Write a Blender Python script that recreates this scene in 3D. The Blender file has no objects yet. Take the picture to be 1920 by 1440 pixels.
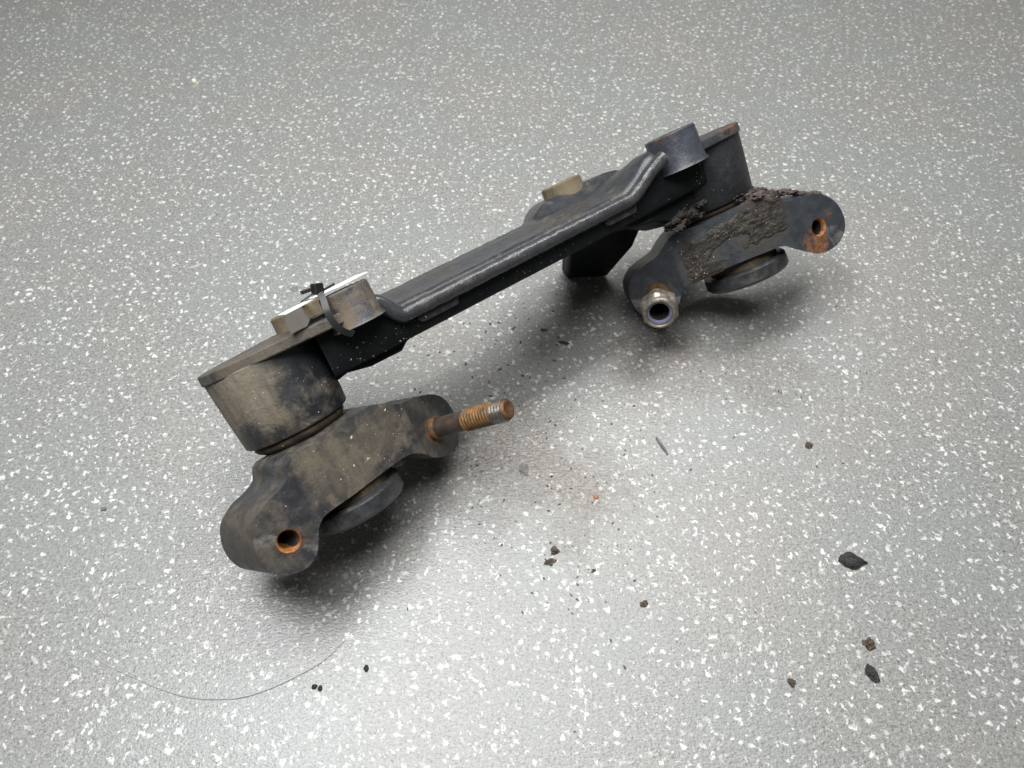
import bpy, bmesh, math, random
from math import radians, sin, cos, pi, tan
from mathutils import Vector, Matrix, noise
from mathutils.bvhtree import BVHTree

rnd = random.Random(7)
sc = bpy.context.scene
COL = sc.collection

# ------------------------------------------------------------------ camera
CAM_H = 0.6255                    # lens height above the floor, metres
PITCH = radians(53)
cam = bpy.data.cameras.new("camera")
cam.sensor_width = 36
cam.lens = 36 * 1387 / 1920
cam.clip_start, cam.clip_end = 0.01, 200
cam.dof.use_dof = True
cam.dof.focus_distance = 0.66
cam.dof.aperture_fstop = 9.0
cam_o = bpy.data.objects.new("camera", cam)
COL.objects.link(cam_o)
cam_o.location = (0, 0, CAM_H)
cam_o.rotation_euler = (pi / 2 - PITCH, 0, 0)
sc.camera = cam_o

# ------------------------------------------------------------------ light
world = bpy.data.worlds.new("World")
sc.world = world
world.use_nodes = True
bg = world.node_tree.nodes["Background"]
bg.inputs[0].default_value = (1.0, 0.99, 0.96, 1)
bg.inputs[1].default_value = 0.10


def area(name, loc, target, size, size_y, power, colour):
    d = bpy.data.lights.new(name, "AREA")
    d.shape = "RECTANGLE"
    d.size, d.size_y = size, size_y
    d.energy = power
    d.color = colour
    o = bpy.data.objects.new(name, d)
    COL.objects.link(o)
    o.location = loc
    o.rotation_euler = (Vector(target) - Vector(loc)).to_track_quat("-Z", "Y").to_euler()
    return o


area("ceiling_lamp", (-0.50, 0.40, 1.50), (-0.10, 0.40, 0), 0.85, 0.42, 26, (0.97, 0.985, 1.0))
area("shadow_fill", (0.12, 0.22, 1.60), (0.05, 0.35, 0), 0.80, 0.42, 11, (1.0, 0.99, 0.97))  # added unseen lamp, lightens the shadows of the overhead one
area("far_fill", (0.15, 1.45, 2.0), (0.10, 0.85, 0), 1.3, 0.8, 24, (1.0, 0.99, 0.97))  # added unseen lamp, brightens the far part of the floor
lip_strip = area("lip_highlight_strip", (0.63, 1.30, 2.0), (0.63, 1.30, 0), 1.7, 0.12, 17, (1.0, 0.98, 0.95))  # added unseen strip, gives the rolled lip its line of highlight
lip_strip.rotation_euler = (0, 0, radians(36))

sc.view_settings.view_transform = "Standard"
sc.view_settings.look = "None"
sc.view_settings.exposure = 0.0
sc.view_settings.gamma = 1.0
sc.cycles.use_denoising = True
sc.cycles.max_bounces = 6


# ------------------------------------------------------------------ node helper
class NT:
    def __init__(self, name):
        self.m = bpy.data.materials.new(name)
        self.m.use_nodes = True
        self.t = self.m.node_tree
        self.bsdf = self.t.nodes["Principled BSDF"]
        self.tc = self.t.nodes.new("ShaderNodeTexCoord")
        self.co = self.tc.outputs["Object"]

    def lk(self, sock, v):
        if isinstance(v, (int, float)):
            sock.default_value = v
        elif isinstance(v, tuple):
            sock.default_value = v if len(sock.default_value) == len(v) else (*v, 1)
        else:
            self.t.links.new(v, sock)

    def math(self, op, a, b=0.0, c=0.0, clamp=False):
        n = self.t.nodes.new("ShaderNodeMath")
        n.operation = op
        n.use_clamp = clamp
        for s, v in zip(n.inputs, (a, b, c)):
            self.lk(s, v)
        return n.outputs[0]

    def vmath(self, op, a, b=(0, 0, 0)):
        n = self.t.nodes.new("ShaderNodeVectorMath")
        n.operation = op
        self.lk(n.inputs[0], a)
        if op == "SCALE":
            self.lk(n.inputs["Scale"], b)
        else:
            self.lk(n.inputs[1], b)
        return n.outputs["Value"] if op in ("LENGTH", "DISTANCE", "DOT_PRODUCT") else n.outputs[0]

    def noise(self, co, scale, detail=3, rough=0.55, dist=0.0, colour=False, dims="3D"):
        n = self.t.nodes.new("ShaderNodeTexNoise")
        n.noise_dimensions = dims
        self.lk(n.inputs["Vector"], co)
        n.inputs["Scale"].default_value = scale
        n.inputs["Detail"].default_value = detail
        n.inputs["Roughness"].default_value = rough
        n.inputs["Distortion"].default_value = dist
        return n.outputs["Color" if colour else 0]

    def vor(self, co, scale, dims="3D", feature="F1"):
        n = self.t.nodes.new("ShaderNodeTexVoronoi")
        n.voronoi_dimensions = dims
        n.feature = feature
        self.lk(n.inputs["Vector"], co)
        n.inputs["Scale"].default_value = scale
        return n.outputs["Distance"], n.outputs["Color"]

    def step(self, v, lo, hi, a=0.0, b=1.0):
        n = self.t.nodes.new("ShaderNodeMapRange")
        n.interpolation_type = "SMOOTHSTEP"
        self.lk(n.inputs["Value"], v)
        for k, x in zip(("From Min", "From Max", "To Min", "To Max"), (lo, hi, a, b)):
            self.lk(n.inputs[k], x)
        return n.outputs[0]

    def mix(self, f, a, b):
        n = self.t.nodes.new("ShaderNodeMix")
        n.data_type = "RGBA"
        self.lk(n.inputs[0], f)
        self.lk(n.inputs[6], a)
        self.lk(n.inputs[7], b)
        return n.outputs[2]

    def scale(self, co, s):
        return self.vmath("MULTIPLY", co, s)

    def sep(self, co):
        n = self.t.nodes.new("ShaderNodeSeparateXYZ")
        self.lk(n.inputs[0], co)
        return n.outputs

    def blob(self, co, centre, r0, r1):
        return self.step(self.vmath("DISTANCE", co, centre), r1, r0, 0.0, 1.0)

    def bump(self, h, dist=0.001, strength=1.0, normal=None):
        n = self.t.nodes.new("ShaderNodeBump")
        n.inputs["Strength"].default_value = strength
        n.inputs["Distance"].default_value = dist
        self.lk(n.inputs["Height"], h)
        if normal is not None:
            self.lk(n.inputs["Normal"], normal)
        return n.outputs[0]

    def out(self, colour=None, rough=None, metal=None, normal=None, spec=None):
        for k, v in (("Base Color", colour), ("Roughness", rough), ("Metallic", metal), ("Normal", normal),
                     ("Specular IOR Level", spec)):
            if v is not None:
                self.lk(self.bsdf.inputs[k], v)
        return self.m


def metal_paint(name, base=(0.030, 0.033, 0.039), dust=0.35, dust_col=(0.115, 0.095, 0.066), rust=0.15,
                rough=0.42, marks=(), rusts=(), bump=0.5, spec=0.45, band=None, bare=()):
    """black paint on cast iron: dust film in patches, rust blooms, fine casting relief"""
    t = NT(name)
    co = t.co
    big = t.noise(co, 28, 5, 0.62, 0.6)
    mid = t.noise(co, 95, 5, 0.65, 0.3)
    fine = t.noise(co, 420, 3, 0.6)
    streak = t.noise(t.scale(co, (1, 1, 0.22)), 160, 3, 0.6)
    paint = t.mix(t.step(mid, 0.35, 0.7), base, tuple(c * 1.55 for c in base))
    v = t.math("ADD", t.math("MULTIPLY", big, 0.62), t.math("MULTIPLY", mid, 0.38))
    thr = 0.66 - 0.34 * dust
    dm = t.step(v, thr - 0.09, thr + 0.10)
    for c, r0, r1, k in marks:
        wob = t.vmath("ADD", co, t.scale(t.noise(co, 60, 3, 0.6, 0, True), (0.018, 0.018, 0.018)))
        b = t.blob(wob, tuple(q + 0.009 for q in c), r0, r1)
        dm = t.math("ADD", dm, t.math("MULTIPLY", b, k), clamp=True)
    for c, r0, r1 in bare:
        wob = t.vmath("ADD", co, t.scale(t.noise(co, 190, 4, 0.75, 0, True), (0.026, 0.026, 0.026)))
        dm = t.math("MULTIPLY", dm, t.math("SUBTRACT", 1.0, t.math("MULTIPLY", t.blob(wob, tuple(q + 0.013 for q in c), r0, r1), 0.9)))
    if band:                                     # dust packed on the raised middle, wiped off the lugs
        xx = t.math("ADD", t.sep(co)[0], t.math("MULTIPLY", t.math("SUBTRACT", mid, 0.5), 0.010))
        inb = t.math("MULTIPLY", t.step(xx, band[0] - 0.002, band[0] + 0.002), t.step(xx, band[1] + 0.002, band[1] - 0.002))
        dm = t.math("MULTIPLY", dm, t.math("ADD", t.math("MULTIPLY", inb, 0.30), 0.70))
    dm = t.math("MULTIPLY", dm, t.step(streak, 0.25, 0.6, 0.55, 1.0))
    dm = t.math("MULTIPLY", dm, t.step(fine, 0.25, 0.5, 0.72, 1.0))
    dcol = t.mix(t.noise(co, 60, 4, 0.6), tuple(c * 0.55 for c in dust_col), tuple(c * 1.35 for c in dust_col))
    col = t.mix(dm, paint, dcol)
    # highlights painted along rubbed edges, hairline scratches, small chips
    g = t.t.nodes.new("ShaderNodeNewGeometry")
    edge_glint = t.math("MULTIPLY", t.step(g.outputs["Pointiness"], 0.553, 0.61), t.step(mid, 0.34, 0.60))
    s1 = t.noise(t.scale(co, (30, 30, 520)), 1.0, 2, 0.5)
    s2 = t.noise(t.scale(t.vmath("ADD", co, t.vmath("SCALE", co, 0.3)), (420, 60, 40)), 1.0, 2, 0.5)
    scr = t.math("MAXIMUM", t.step(s1, 0.70, 0.74), t.step(s2, 0.71, 0.75))
    scr = t.math("MULTIPLY", scr, t.step(big, 0.40, 0.62))
    col = t.mix(t.math("MULTIPLY", edge_glint, 0.7), col, (0.15, 0.147, 0.142))
    col = t.mix(t.math("MULTIPLY", scr, 0.40), col, (0.115, 0.108, 0.10))
    chip = t.step(t.noise(co, 230, 4, 0.75), 0.66, 0.70)
    col = t.mix(t.math("MULTIPLY", chip, 0.6), col, (0.012, 0.012, 0.013))
    rn = t.noise(t.vmath("ADD", co, (3.1, 1.7, 0.4)), 52, 6, 0.68, 0.8)
    rt = 0.80 - 0.30 * rust
    rm = t.step(rn, rt, rt + 0.07)
    for c, r0, r1 in rusts:
        wob = t.vmath("ADD", co, t.scale(t.noise(co, 130, 4, 0.65, 0, True), (0.014, 0.014, 0.014)))
        rm = t.math("ADD", rm, t.blob(wob, tuple(q + 0.007 for q in c), r0, r1), clamp=True)
    rm = t.math("MULTIPLY", rm, t.step(mid, 0.30, 0.52))
    rcol = t.mix(t.step(t.noise(co, 150, 5, 0.75, 0.6), 0.32, 0.68), (0.060, 0.030, 0.018), (0.235, 0.098, 0.036))
    col = t.mix(rm, col, rcol)
    ro = t.math("ADD", rough, t.math("MULTIPLY", t.math("MAXIMUM", dm, rm), 0.40))
    ro = t.math("ADD", ro, t.math("MULTIPLY", t.math("SUBTRACT", fine, 0.5), 0.2), clamp=True)
    h = t.math("ADD", t.math("MULTIPLY", mid, 0.7), t.math("MULTIPLY", fine, 0.18))
    h = t.math("ADD", h, t.math("MULTIPLY", dm, 0.12))
    return t.out(col, ro, 0.0, t.bump(h, 0.0022, bump), spec)


def plain(name, a, b, scale, rough, metal=0.0, bump=0.2, dist=0.0006, spec=0.5, rough2=None):
    t = NT(name)
    n = t.noise(t.co, scale, 5, 0.65, 0.4)
    col = t.mix(t.step(n, 0.3, 0.7), a, b)
    r = rough if rough2 is None else t.step(n, 0.3, 0.7, rough, rough2)
    return t.out(col, r, metal, t.bump(t.noise(t.co, scale * 3, 4), dist, bump), spec)


M = {}
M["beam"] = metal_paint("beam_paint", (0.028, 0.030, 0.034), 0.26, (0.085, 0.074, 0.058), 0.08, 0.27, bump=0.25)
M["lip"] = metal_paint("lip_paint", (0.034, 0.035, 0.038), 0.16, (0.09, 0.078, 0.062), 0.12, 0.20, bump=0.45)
M["web"] = metal_paint("shaded_web_paint", (0.007, 0.009, 0.010), 0.03, (0.05, 0.042, 0.03), rust=0.0, rough=0.55, spec=0.18)  # dark paint, taken near black to carry the shade under the lip
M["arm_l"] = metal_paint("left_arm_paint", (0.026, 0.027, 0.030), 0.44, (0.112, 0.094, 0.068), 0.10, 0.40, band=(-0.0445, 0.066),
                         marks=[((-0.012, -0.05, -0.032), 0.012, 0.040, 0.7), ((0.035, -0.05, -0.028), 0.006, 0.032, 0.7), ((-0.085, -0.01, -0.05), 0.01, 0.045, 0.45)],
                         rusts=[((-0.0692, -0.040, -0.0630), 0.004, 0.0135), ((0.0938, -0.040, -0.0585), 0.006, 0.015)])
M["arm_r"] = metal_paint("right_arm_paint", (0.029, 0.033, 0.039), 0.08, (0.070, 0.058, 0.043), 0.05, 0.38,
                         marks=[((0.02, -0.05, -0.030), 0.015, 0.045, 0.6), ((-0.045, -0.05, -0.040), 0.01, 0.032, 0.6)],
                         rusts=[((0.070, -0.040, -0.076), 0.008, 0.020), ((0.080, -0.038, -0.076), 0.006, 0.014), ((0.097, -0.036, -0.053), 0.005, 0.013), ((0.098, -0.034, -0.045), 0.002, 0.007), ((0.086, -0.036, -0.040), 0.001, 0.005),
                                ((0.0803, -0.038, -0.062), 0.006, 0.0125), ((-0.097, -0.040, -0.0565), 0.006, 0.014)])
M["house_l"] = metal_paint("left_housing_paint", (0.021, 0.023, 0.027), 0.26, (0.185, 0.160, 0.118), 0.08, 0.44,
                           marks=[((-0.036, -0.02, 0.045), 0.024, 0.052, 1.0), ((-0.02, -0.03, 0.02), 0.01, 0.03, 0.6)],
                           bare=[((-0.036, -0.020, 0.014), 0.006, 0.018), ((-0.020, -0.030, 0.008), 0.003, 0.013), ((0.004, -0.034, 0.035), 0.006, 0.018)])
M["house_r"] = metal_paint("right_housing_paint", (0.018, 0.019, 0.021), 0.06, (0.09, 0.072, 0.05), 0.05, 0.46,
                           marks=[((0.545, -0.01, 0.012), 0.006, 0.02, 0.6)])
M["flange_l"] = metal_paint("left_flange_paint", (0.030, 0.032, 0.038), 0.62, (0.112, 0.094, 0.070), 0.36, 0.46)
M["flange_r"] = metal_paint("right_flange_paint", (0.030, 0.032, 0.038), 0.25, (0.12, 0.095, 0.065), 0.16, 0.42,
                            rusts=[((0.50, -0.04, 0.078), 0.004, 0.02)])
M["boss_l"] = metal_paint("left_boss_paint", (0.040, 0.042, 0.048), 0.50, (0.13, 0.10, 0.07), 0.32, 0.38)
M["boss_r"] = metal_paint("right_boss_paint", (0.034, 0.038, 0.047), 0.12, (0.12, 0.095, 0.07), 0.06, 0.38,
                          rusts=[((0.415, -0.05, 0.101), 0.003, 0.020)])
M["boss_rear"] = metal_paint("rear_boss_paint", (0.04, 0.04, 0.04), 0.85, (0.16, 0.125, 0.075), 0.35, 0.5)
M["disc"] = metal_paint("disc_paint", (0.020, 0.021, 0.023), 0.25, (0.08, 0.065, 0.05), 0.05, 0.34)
M["rubber"] = plain("brown_dusty_rubber", (0.020, 0.015, 0.010), (0.085, 0.06, 0.035), 70, 0.75, bump=0.5)
M["rust"] = plain("rust", (0.14, 0.04, 0.010), (0.50, 0.19, 0.045), 160, 0.8, bump=0.8, dist=0.001)
M["rust_dark"] = plain("dark_rust", (0.055, 0.030, 0.016), (0.16, 0.08, 0.03), 130, 0.62, 0.25, 0.6)
M["stud"] = plain("stud_steel", (0.045, 0.037, 0.030), (0.095, 0.07, 0.05), 120, 0.5, 0.35, 0.4)
M["tip"] = plain("worn_steel", (0.16, 0.14, 0.12), (0.30, 0.28, 0.25), 200, 0.36, 0.75, 0.3)
M["nut"] = plain("zinc_nut", (0.17, 0.145, 0.11), (0.36, 0.335, 0.30), 150, 0.34, 0.70, 0.25, rough2=0.5)
M["nylon"] = plain("nylon", (0.115, 0.115, 0.17), (0.16, 0.16, 0.23), 90, 0.45)
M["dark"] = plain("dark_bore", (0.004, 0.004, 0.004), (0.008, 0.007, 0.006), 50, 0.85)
M["tie"] = plain("black_nylon", (0.008, 0.008, 0.009), (0.013, 0.013, 0.014), 80, 0.42, bump=0.05)
M["card"] = plain("white_card", (0.80, 0.80, 0.80), (0.86, 0.86, 0.85), 30, 0.55, bump=0.03)
M["card_back"] = plain("shaded_grey_card", (0.095, 0.087, 0.075), (0.13, 0.118, 0.10), 40, 0.7, bump=0.05)  # grey underside, with the folded flap's shade mixed into the colour
M["soil"] = plain("caked_soil", (0.008, 0.007, 0.006), (0.044, 0.035, 0.025), 150, 0.80, bump=1.0, dist=0.0016, rough2=0.55)
M["soil_dark"] = plain("oily_soil", (0.008, 0.007, 0.006), (0.034, 0.027, 0.020), 200, 0.85, bump=1.0, dist=0.001)
M["soil_top"] = plain("dry_soil", (0.030, 0.022, 0.020), (0.11, 0.082, 0.072), 120, 0.9, bump=1.0, dist=0.002)
M["grit"] = plain("pale_grit", (0.20, 0.17, 0.11), (0.55, 0.50, 0.40), 60, 0.7)
M["flake"] = plain("black_flake", (0.008, 0.008, 0.009), (0.035, 0.033, 0.033), 260, 0.12, bump=1.0, dist=0.0015, rough2=0.5)
M["crumb"] = plain("brown_crumb", (0.040, 0.032, 0.023), (0.14, 0.112, 0.078), 260, 0.9, bump=1.0, dist=0.002)
M["grain"] = plain("grey_brown_grain", (0.045, 0.040, 0.035), (0.13, 0.115, 0.095), 300, 0.9)
M["orange"] = plain("orange_crumb", (0.30, 0.11, 0.05), (0.44, 0.19, 0.09), 200, 0.8, bump=0.6)
M["grey_chip"] = plain("grey_chip", (0.10, 0.10, 0.095), (0.19, 0.19, 0.18), 200, 0.7, bump=0.6)
M["pebble"] = plain("pale_pebble", (0.62, 0.60, 0.48), (0.80, 0.78, 0.66), 200, 0.6, bump=0.4)
M["hair"] = plain("grey_fibre", (0.22, 0.22, 0.22), (0.32, 0.32, 0.32), 60, 0.6)


def threaded_mat():
    t = NT("rusty_thread")
    n = t.noise(t.co, 170, 5, 0.7)
    col = t.mix(t.step(n, 0.3, 0.68), (0.055, 0.028, 0.012), (0.27, 0.135, 0.042))
    col = t.mix(t.step(t.noise(t.co, 60, 3), 0.5, 0.66), col, (0.14, 0.085, 0.04))
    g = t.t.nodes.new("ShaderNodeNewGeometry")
    col = t.mix(t.step(g.outputs["Pointiness"], 0.44, 0.52, 0.85, 0.0), col, (0.022, 0.012, 0.007))   # shade between the threads painted into the colour
    return t.out(col, 0.7, 0.15, t.bump(n, 0.0008, 0.6))


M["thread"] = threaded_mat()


def floor_mat():
    t = NT("speckled_vinyl")
    co = t.co
    wob = t.vmath("SUBTRACT", t.noise(co, 190, 2, 0.5, 0, True), (0.5, 0.5, 0.5))
    wob2 = t.vmath("SUBTRACT", t.noise(co, 420, 2, 0.6, 0, True), (0.5, 0.5, 0.5))

    def flecks(scale, stretch, rot, keep, r0, r1, amp, off):
        n = t.t.nodes.new("ShaderNodeMapping")
        t.lk(n.inputs["Vector"], co)
        n.inputs["Rotation"].default_value = (0, 0, rot)
        n.inputs["Location"].default_value = (off, off * 0.37, 0)
        p = t.vmath("ADD", n.outputs[0], t.vmath("SCALE", wob, amp))
        p = t.vmath("ADD", p, t.vmath("SCALE", wob2, amp * 0.55))
        p = t.scale(p, (1.0, stretch, 1.0))
        d, c = t.vor(p, scale, "2D")
        s = t.sep(c)
        rad = t.step(s[0], keep, 1.0, r0, r1)
        on = t.math("GREATER_THAN", s[0], keep)
        m = t.step(d, t.math("MULTIPLY", rad, 0.50), t.math("MULTIPLY", rad, 1.20), 1.0, 0.0)
        tone = t.step(s[1], 0.0, 0.9, 0.28, 1.0)
        return t.math("MULTIPLY", t.math("MULTIPLY", m, on), tone)

    m = None
    for a in ((78, 1.65, 0.25, 0.60, 0.11, 0.235, 0.0078, 0.31),
              (70, 1.9, 1.35, 0.66, 0.10, 0.22, 0.0080, 1.73),
              (86, 1.5, -0.7, 0.64, 0.09, 0.215, 0.0075, 2.9),
              (150, 1.5, 0.9, 0.74, 0.10, 0.22, 0.004, 5.1)):
        f = flecks(*a)
        m = f if m is None else t.math("MAXIMUM", m, f)
    fine = t.noise(co, 900, 2, 0.7)
    med = t.noise(co, 330, 3, 0.65)
    d2, c2 = t.vor(t.vmath("ADD", co, t.vmath("SCALE", wob2, 0.003)), 210, "2D")
    dark = t.math("MULTIPLY", t.step(d2, 0.10, 0.26, 1.0, 0.0), t.math("GREATER_THAN", t.sep(c2)[0], 0.60))
    base = t.mix(t.step(med, 0.30, 0.72), (0.185, 0.186, 0.178), (0.275, 0.276, 0.266))
    base = t.mix(t.step(fine, 0.30, 0.50, 0.75, 0.0), base, (0.075, 0.075, 0.072))
    grain = t.noise(t.scale(co, (0.7, 1.3, 1)), 460, 2, 0.55, 0.8)
    base = t.mix(t.step(grain, 0.56, 0.70, 0.0, 0.70), base, (0.085, 0.086, 0.082))
    base = t.mix(t.step(grain, 0.44, 0.30, 0.0, 0.50), base, (0.38, 0.38, 0.368))
    base = t.mix(t.math("MULTIPLY", dark, 0.6), base, (0.085, 0.086, 0.085))
    tint = t.noise(co, 5.5, 3, 0.5)
    base = t.mix(t.step(tint, 0.42, 0.62, 0.0, 0.28), base, (0.205, 0.232, 0.222))
    base = t.mix(t.step(tint, 0.50, 0.30, 0.0, 0.22), base, (0.245, 0.225, 0.212))
    m = t.math("MULTIPLY", m, t.step(grain, 0.72, 0.50, 0.55, 1.0))
    col = t.mix(m, base, (0.61, 0.61, 0.59))
    # soil and rust smears rubbed off the part, a grey patch below the left lug
    wco = t.vmath("ADD", co, t.scale(t.vmath("SUBTRACT", t.noise(co, 24, 4, 0.6, 0, True), (0.5, 0.5, 0.5)), (0.12, 0.12, 0)))
    speck = t.step(t.noise(co, 240, 4, 0.7), 0.40, 0.62)
    for c, r, colr, k in (((-0.005, 0.375, 0), 0.10, (0.085, 0.062, 0.043), 0.85), ((0.07, 0.345, 0), 0.060, (0.085, 0.065, 0.046), 0.85),
                          ((0.16, 0.50, 0), 0.09, (0.10, 0.075, 0.058), 0.70), ((0.26, 0.50, 0), 0.10, (0.09, 0.074, 0.06), 0.65),
                          ((0.045, 0.29, 0), 0.035, (0.08, 0.07, 0.06), 0.6), ((-0.10, 0.52, 0), 0.11, (0.13, 0.11, 0.09), 0.45),
                          ((-0.16, 0.22, 0), 0.07, (0.10, 0.10, 0.095), 0.35), ((0.33, 0.40, 0), 0.06, (0.22, 0.17, 0.14), 0.2),
                          ((0.45, 0.55, 0), 0.12, (0.24, 0.19, 0.165), 0.16)):
        b = t.blob(wco, c, r * 0.15, r)
        b = t.math("MULTIPLY", t.math("MULTIPLY", b, t.step(speck, 0, 1, 0.35, 1.0)), k)
        col = t.mix(b, col, colr)
    rough = t.step(med, 0.3, 0.7, 0.27, 0.42)
    h = t.math("ADD", t.math("MULTIPLY", t.noise(co, 520, 2, 0.6), 0.8), t.math("MULTIPLY", t.noise(t.scale(co, (1, 2.2, 1)), 210, 3, 0.6), 1.0))
    return t.out(col, rough, 0.0, t.bump(h, 0.0011, 0.42), 0.68)


M["floor"] = floor_mat()

# ------------------------------------------------------------------ mesh helpers


def finish(name, bm, mat, parent=None, bevel=0.0, segs=3, angle=40, smooth=True, sharp=None):
    bmesh.ops.recalc_face_normals(bm, faces=bm.faces)
    if smooth:
        for f in bm.faces:
            f.smooth = True
    lim = radians(sharp if sharp else angle)
    for e in bm.edges:
        if len(e.link_faces) == 2 and e.calc_face_angle(0) > lim:
            e.smooth = False
    me = bpy.data.meshes.new(name)
    bm.to_mesh(me)
    bm.free()
    me.materials.append(M[mat] if isinstance(mat, str) else mat)
    o = bpy.data.objects.new(name, me)
    COL.objects.link(o)
    if parent:
        o.parent = parent
    if bevel:
        for e in me.edges:
            e.use_edge_sharp = False
        b = o.modifiers.new("edge", "BEVEL")
        b.width = bevel
        b.segments = segs
        b.limit_method = "ANGLE"
        b.angle_limit = radians(angle)
        b.harden_normals = True
        b.use_clamp_overlap = True
    return o


def catmull(pts, n=4):
    out = []
    N = len(pts)
    for i in range(N):
        p0, p1, p2, p3 = (Vector(pts[(i + k) % N]) for k in (-1, 0, 1, 2))
        for k in range(n):
            u = k / n
            out.append(0.5 * ((2 * p1) + (p2 - p0) * u + (2 * p0 - 5 * p1 + 4 * p2 - p3) * u * u + (3 * p1 - p0 - 3 * p2 + p3) * u ** 3))
    return [(v[0], v[1]) for v in out]


def circle(cx, cy, r, n=28):
    return [(cx + r * cos(2 * pi * i / n), cy + r * sin(2 * pi * i / n)) for i in range(n)]


def prism(outline, holes=(), cuts=(), y0=0.0, depth=0.05, yf=None, back=None):
    """plate whose outline lies in x-z and whose depth runs along +y; yf(x) bends it"""
    bm = bmesh.new()
    edges = []
    for loop in (outline, *holes):
        vs = [bm.verts.new((x, 0, z)) for x, z in loop]
        edges += [bm.edges.new((vs[i], vs[(i + 1) % len(vs)])) for i in range(len(vs))]
    bmesh.ops.triangle_fill(bm, edges=edges, use_beauty=True)
    for c in cuts:
        bmesh.ops.bisect_plane(bm, geom=bm.verts[:] + bm.edges[:] + bm.faces[:], plane_co=(c, 0, 0), plane_no=(1, 0, 0))
    r = bmesh.ops.extrude_face_region(bm, geom=bm.faces[:])
    for v in r["geom"]:
        if isinstance(v, bmesh.types.BMVert):
            v.co.y += depth + (back(v.co.x) if back else 0)
    for v in bm.verts:
        v.co.y += y0 + (yf(v.co.x) if yf else 0)
    return bm


def slab(outline, z0, z1, zf=None):
    """plate whose outline lies in x-y, between z0 and z1"""
    bm = bmesh.new()
    lo = [bm.verts.new((x, y, z0)) for x, y in outline]
    hi = [bm.verts.new((x, y, z1)) for x, y in outline]
    n = len(lo)
    bm.faces.new(lo[::-1])
    bm.faces.new(hi)
    for i in range(n):
        bm.faces.new((lo[i], lo[(i + 1) % n], hi[(i + 1) % n], hi[i]))
    return bm


def lathe(rings, n=56, cx=0, cy=0, sy_front=1.0, sx=1.0, closed=False):
    """rings: (radius, z); sy_front flattens the half with y < 0"""
    bm = bmesh.new()
    R = []
    for r, z in rings:
        if r <= 1e-6:
            R.append([bm.verts.new((cx, cy, z))])
            continue
        row = []
        for i in range(n):
            a = 2 * pi * i / n
            y = r * sin(a)
            row.append(bm.verts.new((cx + sx * r * cos(a), cy + (y * sy_front if y < 0 else y), z)))
        R.append(row)
    seq = list(zip(R, R[1:])) + ([(R[-1], R[0])] if closed else [])
    for a, b in seq:
        for i in range(n):
            j = (i + 1) % n
            if len(a) == 1 and len(b) == 1:
                continue
            if len(a) == 1:
                bm.faces.new((a[0], b[i], b[j]))
            elif len(b) == 1:
                bm.faces.new((a[i], b[0], a[j]))
            else:
                bm.faces.new((a[i], b[i], b[j], a[j]))
    return bm


def xform(bm, mat):
    bmesh.ops.transform(bm, matrix=mat, verts=bm.verts)
    return bm


def along(base, tip):
    """matrix taking local +z onto the line base -> tip"""
    d = (Vector(tip) - Vector(base)).normalized()
    return Matrix.Translation(base) @ d.to_track_quat("Z", "Y").to_matrix().to_4x4()


def top(o, label, cat, group=None):
    o["label"], o["category"] = label, cat
    if group:
        o["group"] = group
    return o


# ------------------------------------------------------------------ floor
bm = bmesh.new()
bmesh.ops.create_grid(bm, x_segments=8, y_segments=8, size=4)
floor = finish("floor", bm, "floor")
floor["kind"] = "structure"

# ------------------------------------------------------------------ the bracket: pose
PSI, TAU = radians(36), radians(44)
Lw = Vector((cos(PSI), sin(PSI), 0))
Mw = Vector((sin(PSI), -cos(PSI), 0))
Aw = cos(TAU) * Vector((0, 0, -1)) + sin(TAU) * Mw
Nw = cos(TAU) * Mw + sin(TAU) * Vector((0, 0, 1))
ORG = Vector((-0.1775, 0.3431, CAM_H - 0.5178))
root = bpy.data.objects.new("mounting_bracket", None)
COL.objects.link(root)
root.empty_display_size = 0.05
rot = Matrix((Lw, -Nw, -Aw)).transposed().to_4x4()
root.matrix_world = Matrix.Translation(ORG) @ rot
top(root, "dusty black metal mounting bracket with a long beam and two pivoting arms, on the floor", "bracket")
CR = 0.485                                      # x of the right housing's axis


def sstep(a, b, x):
    t = min(1, max(0, (x - a) / (b - a)))
    return t * t * (3 - 2 * t)


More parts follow.
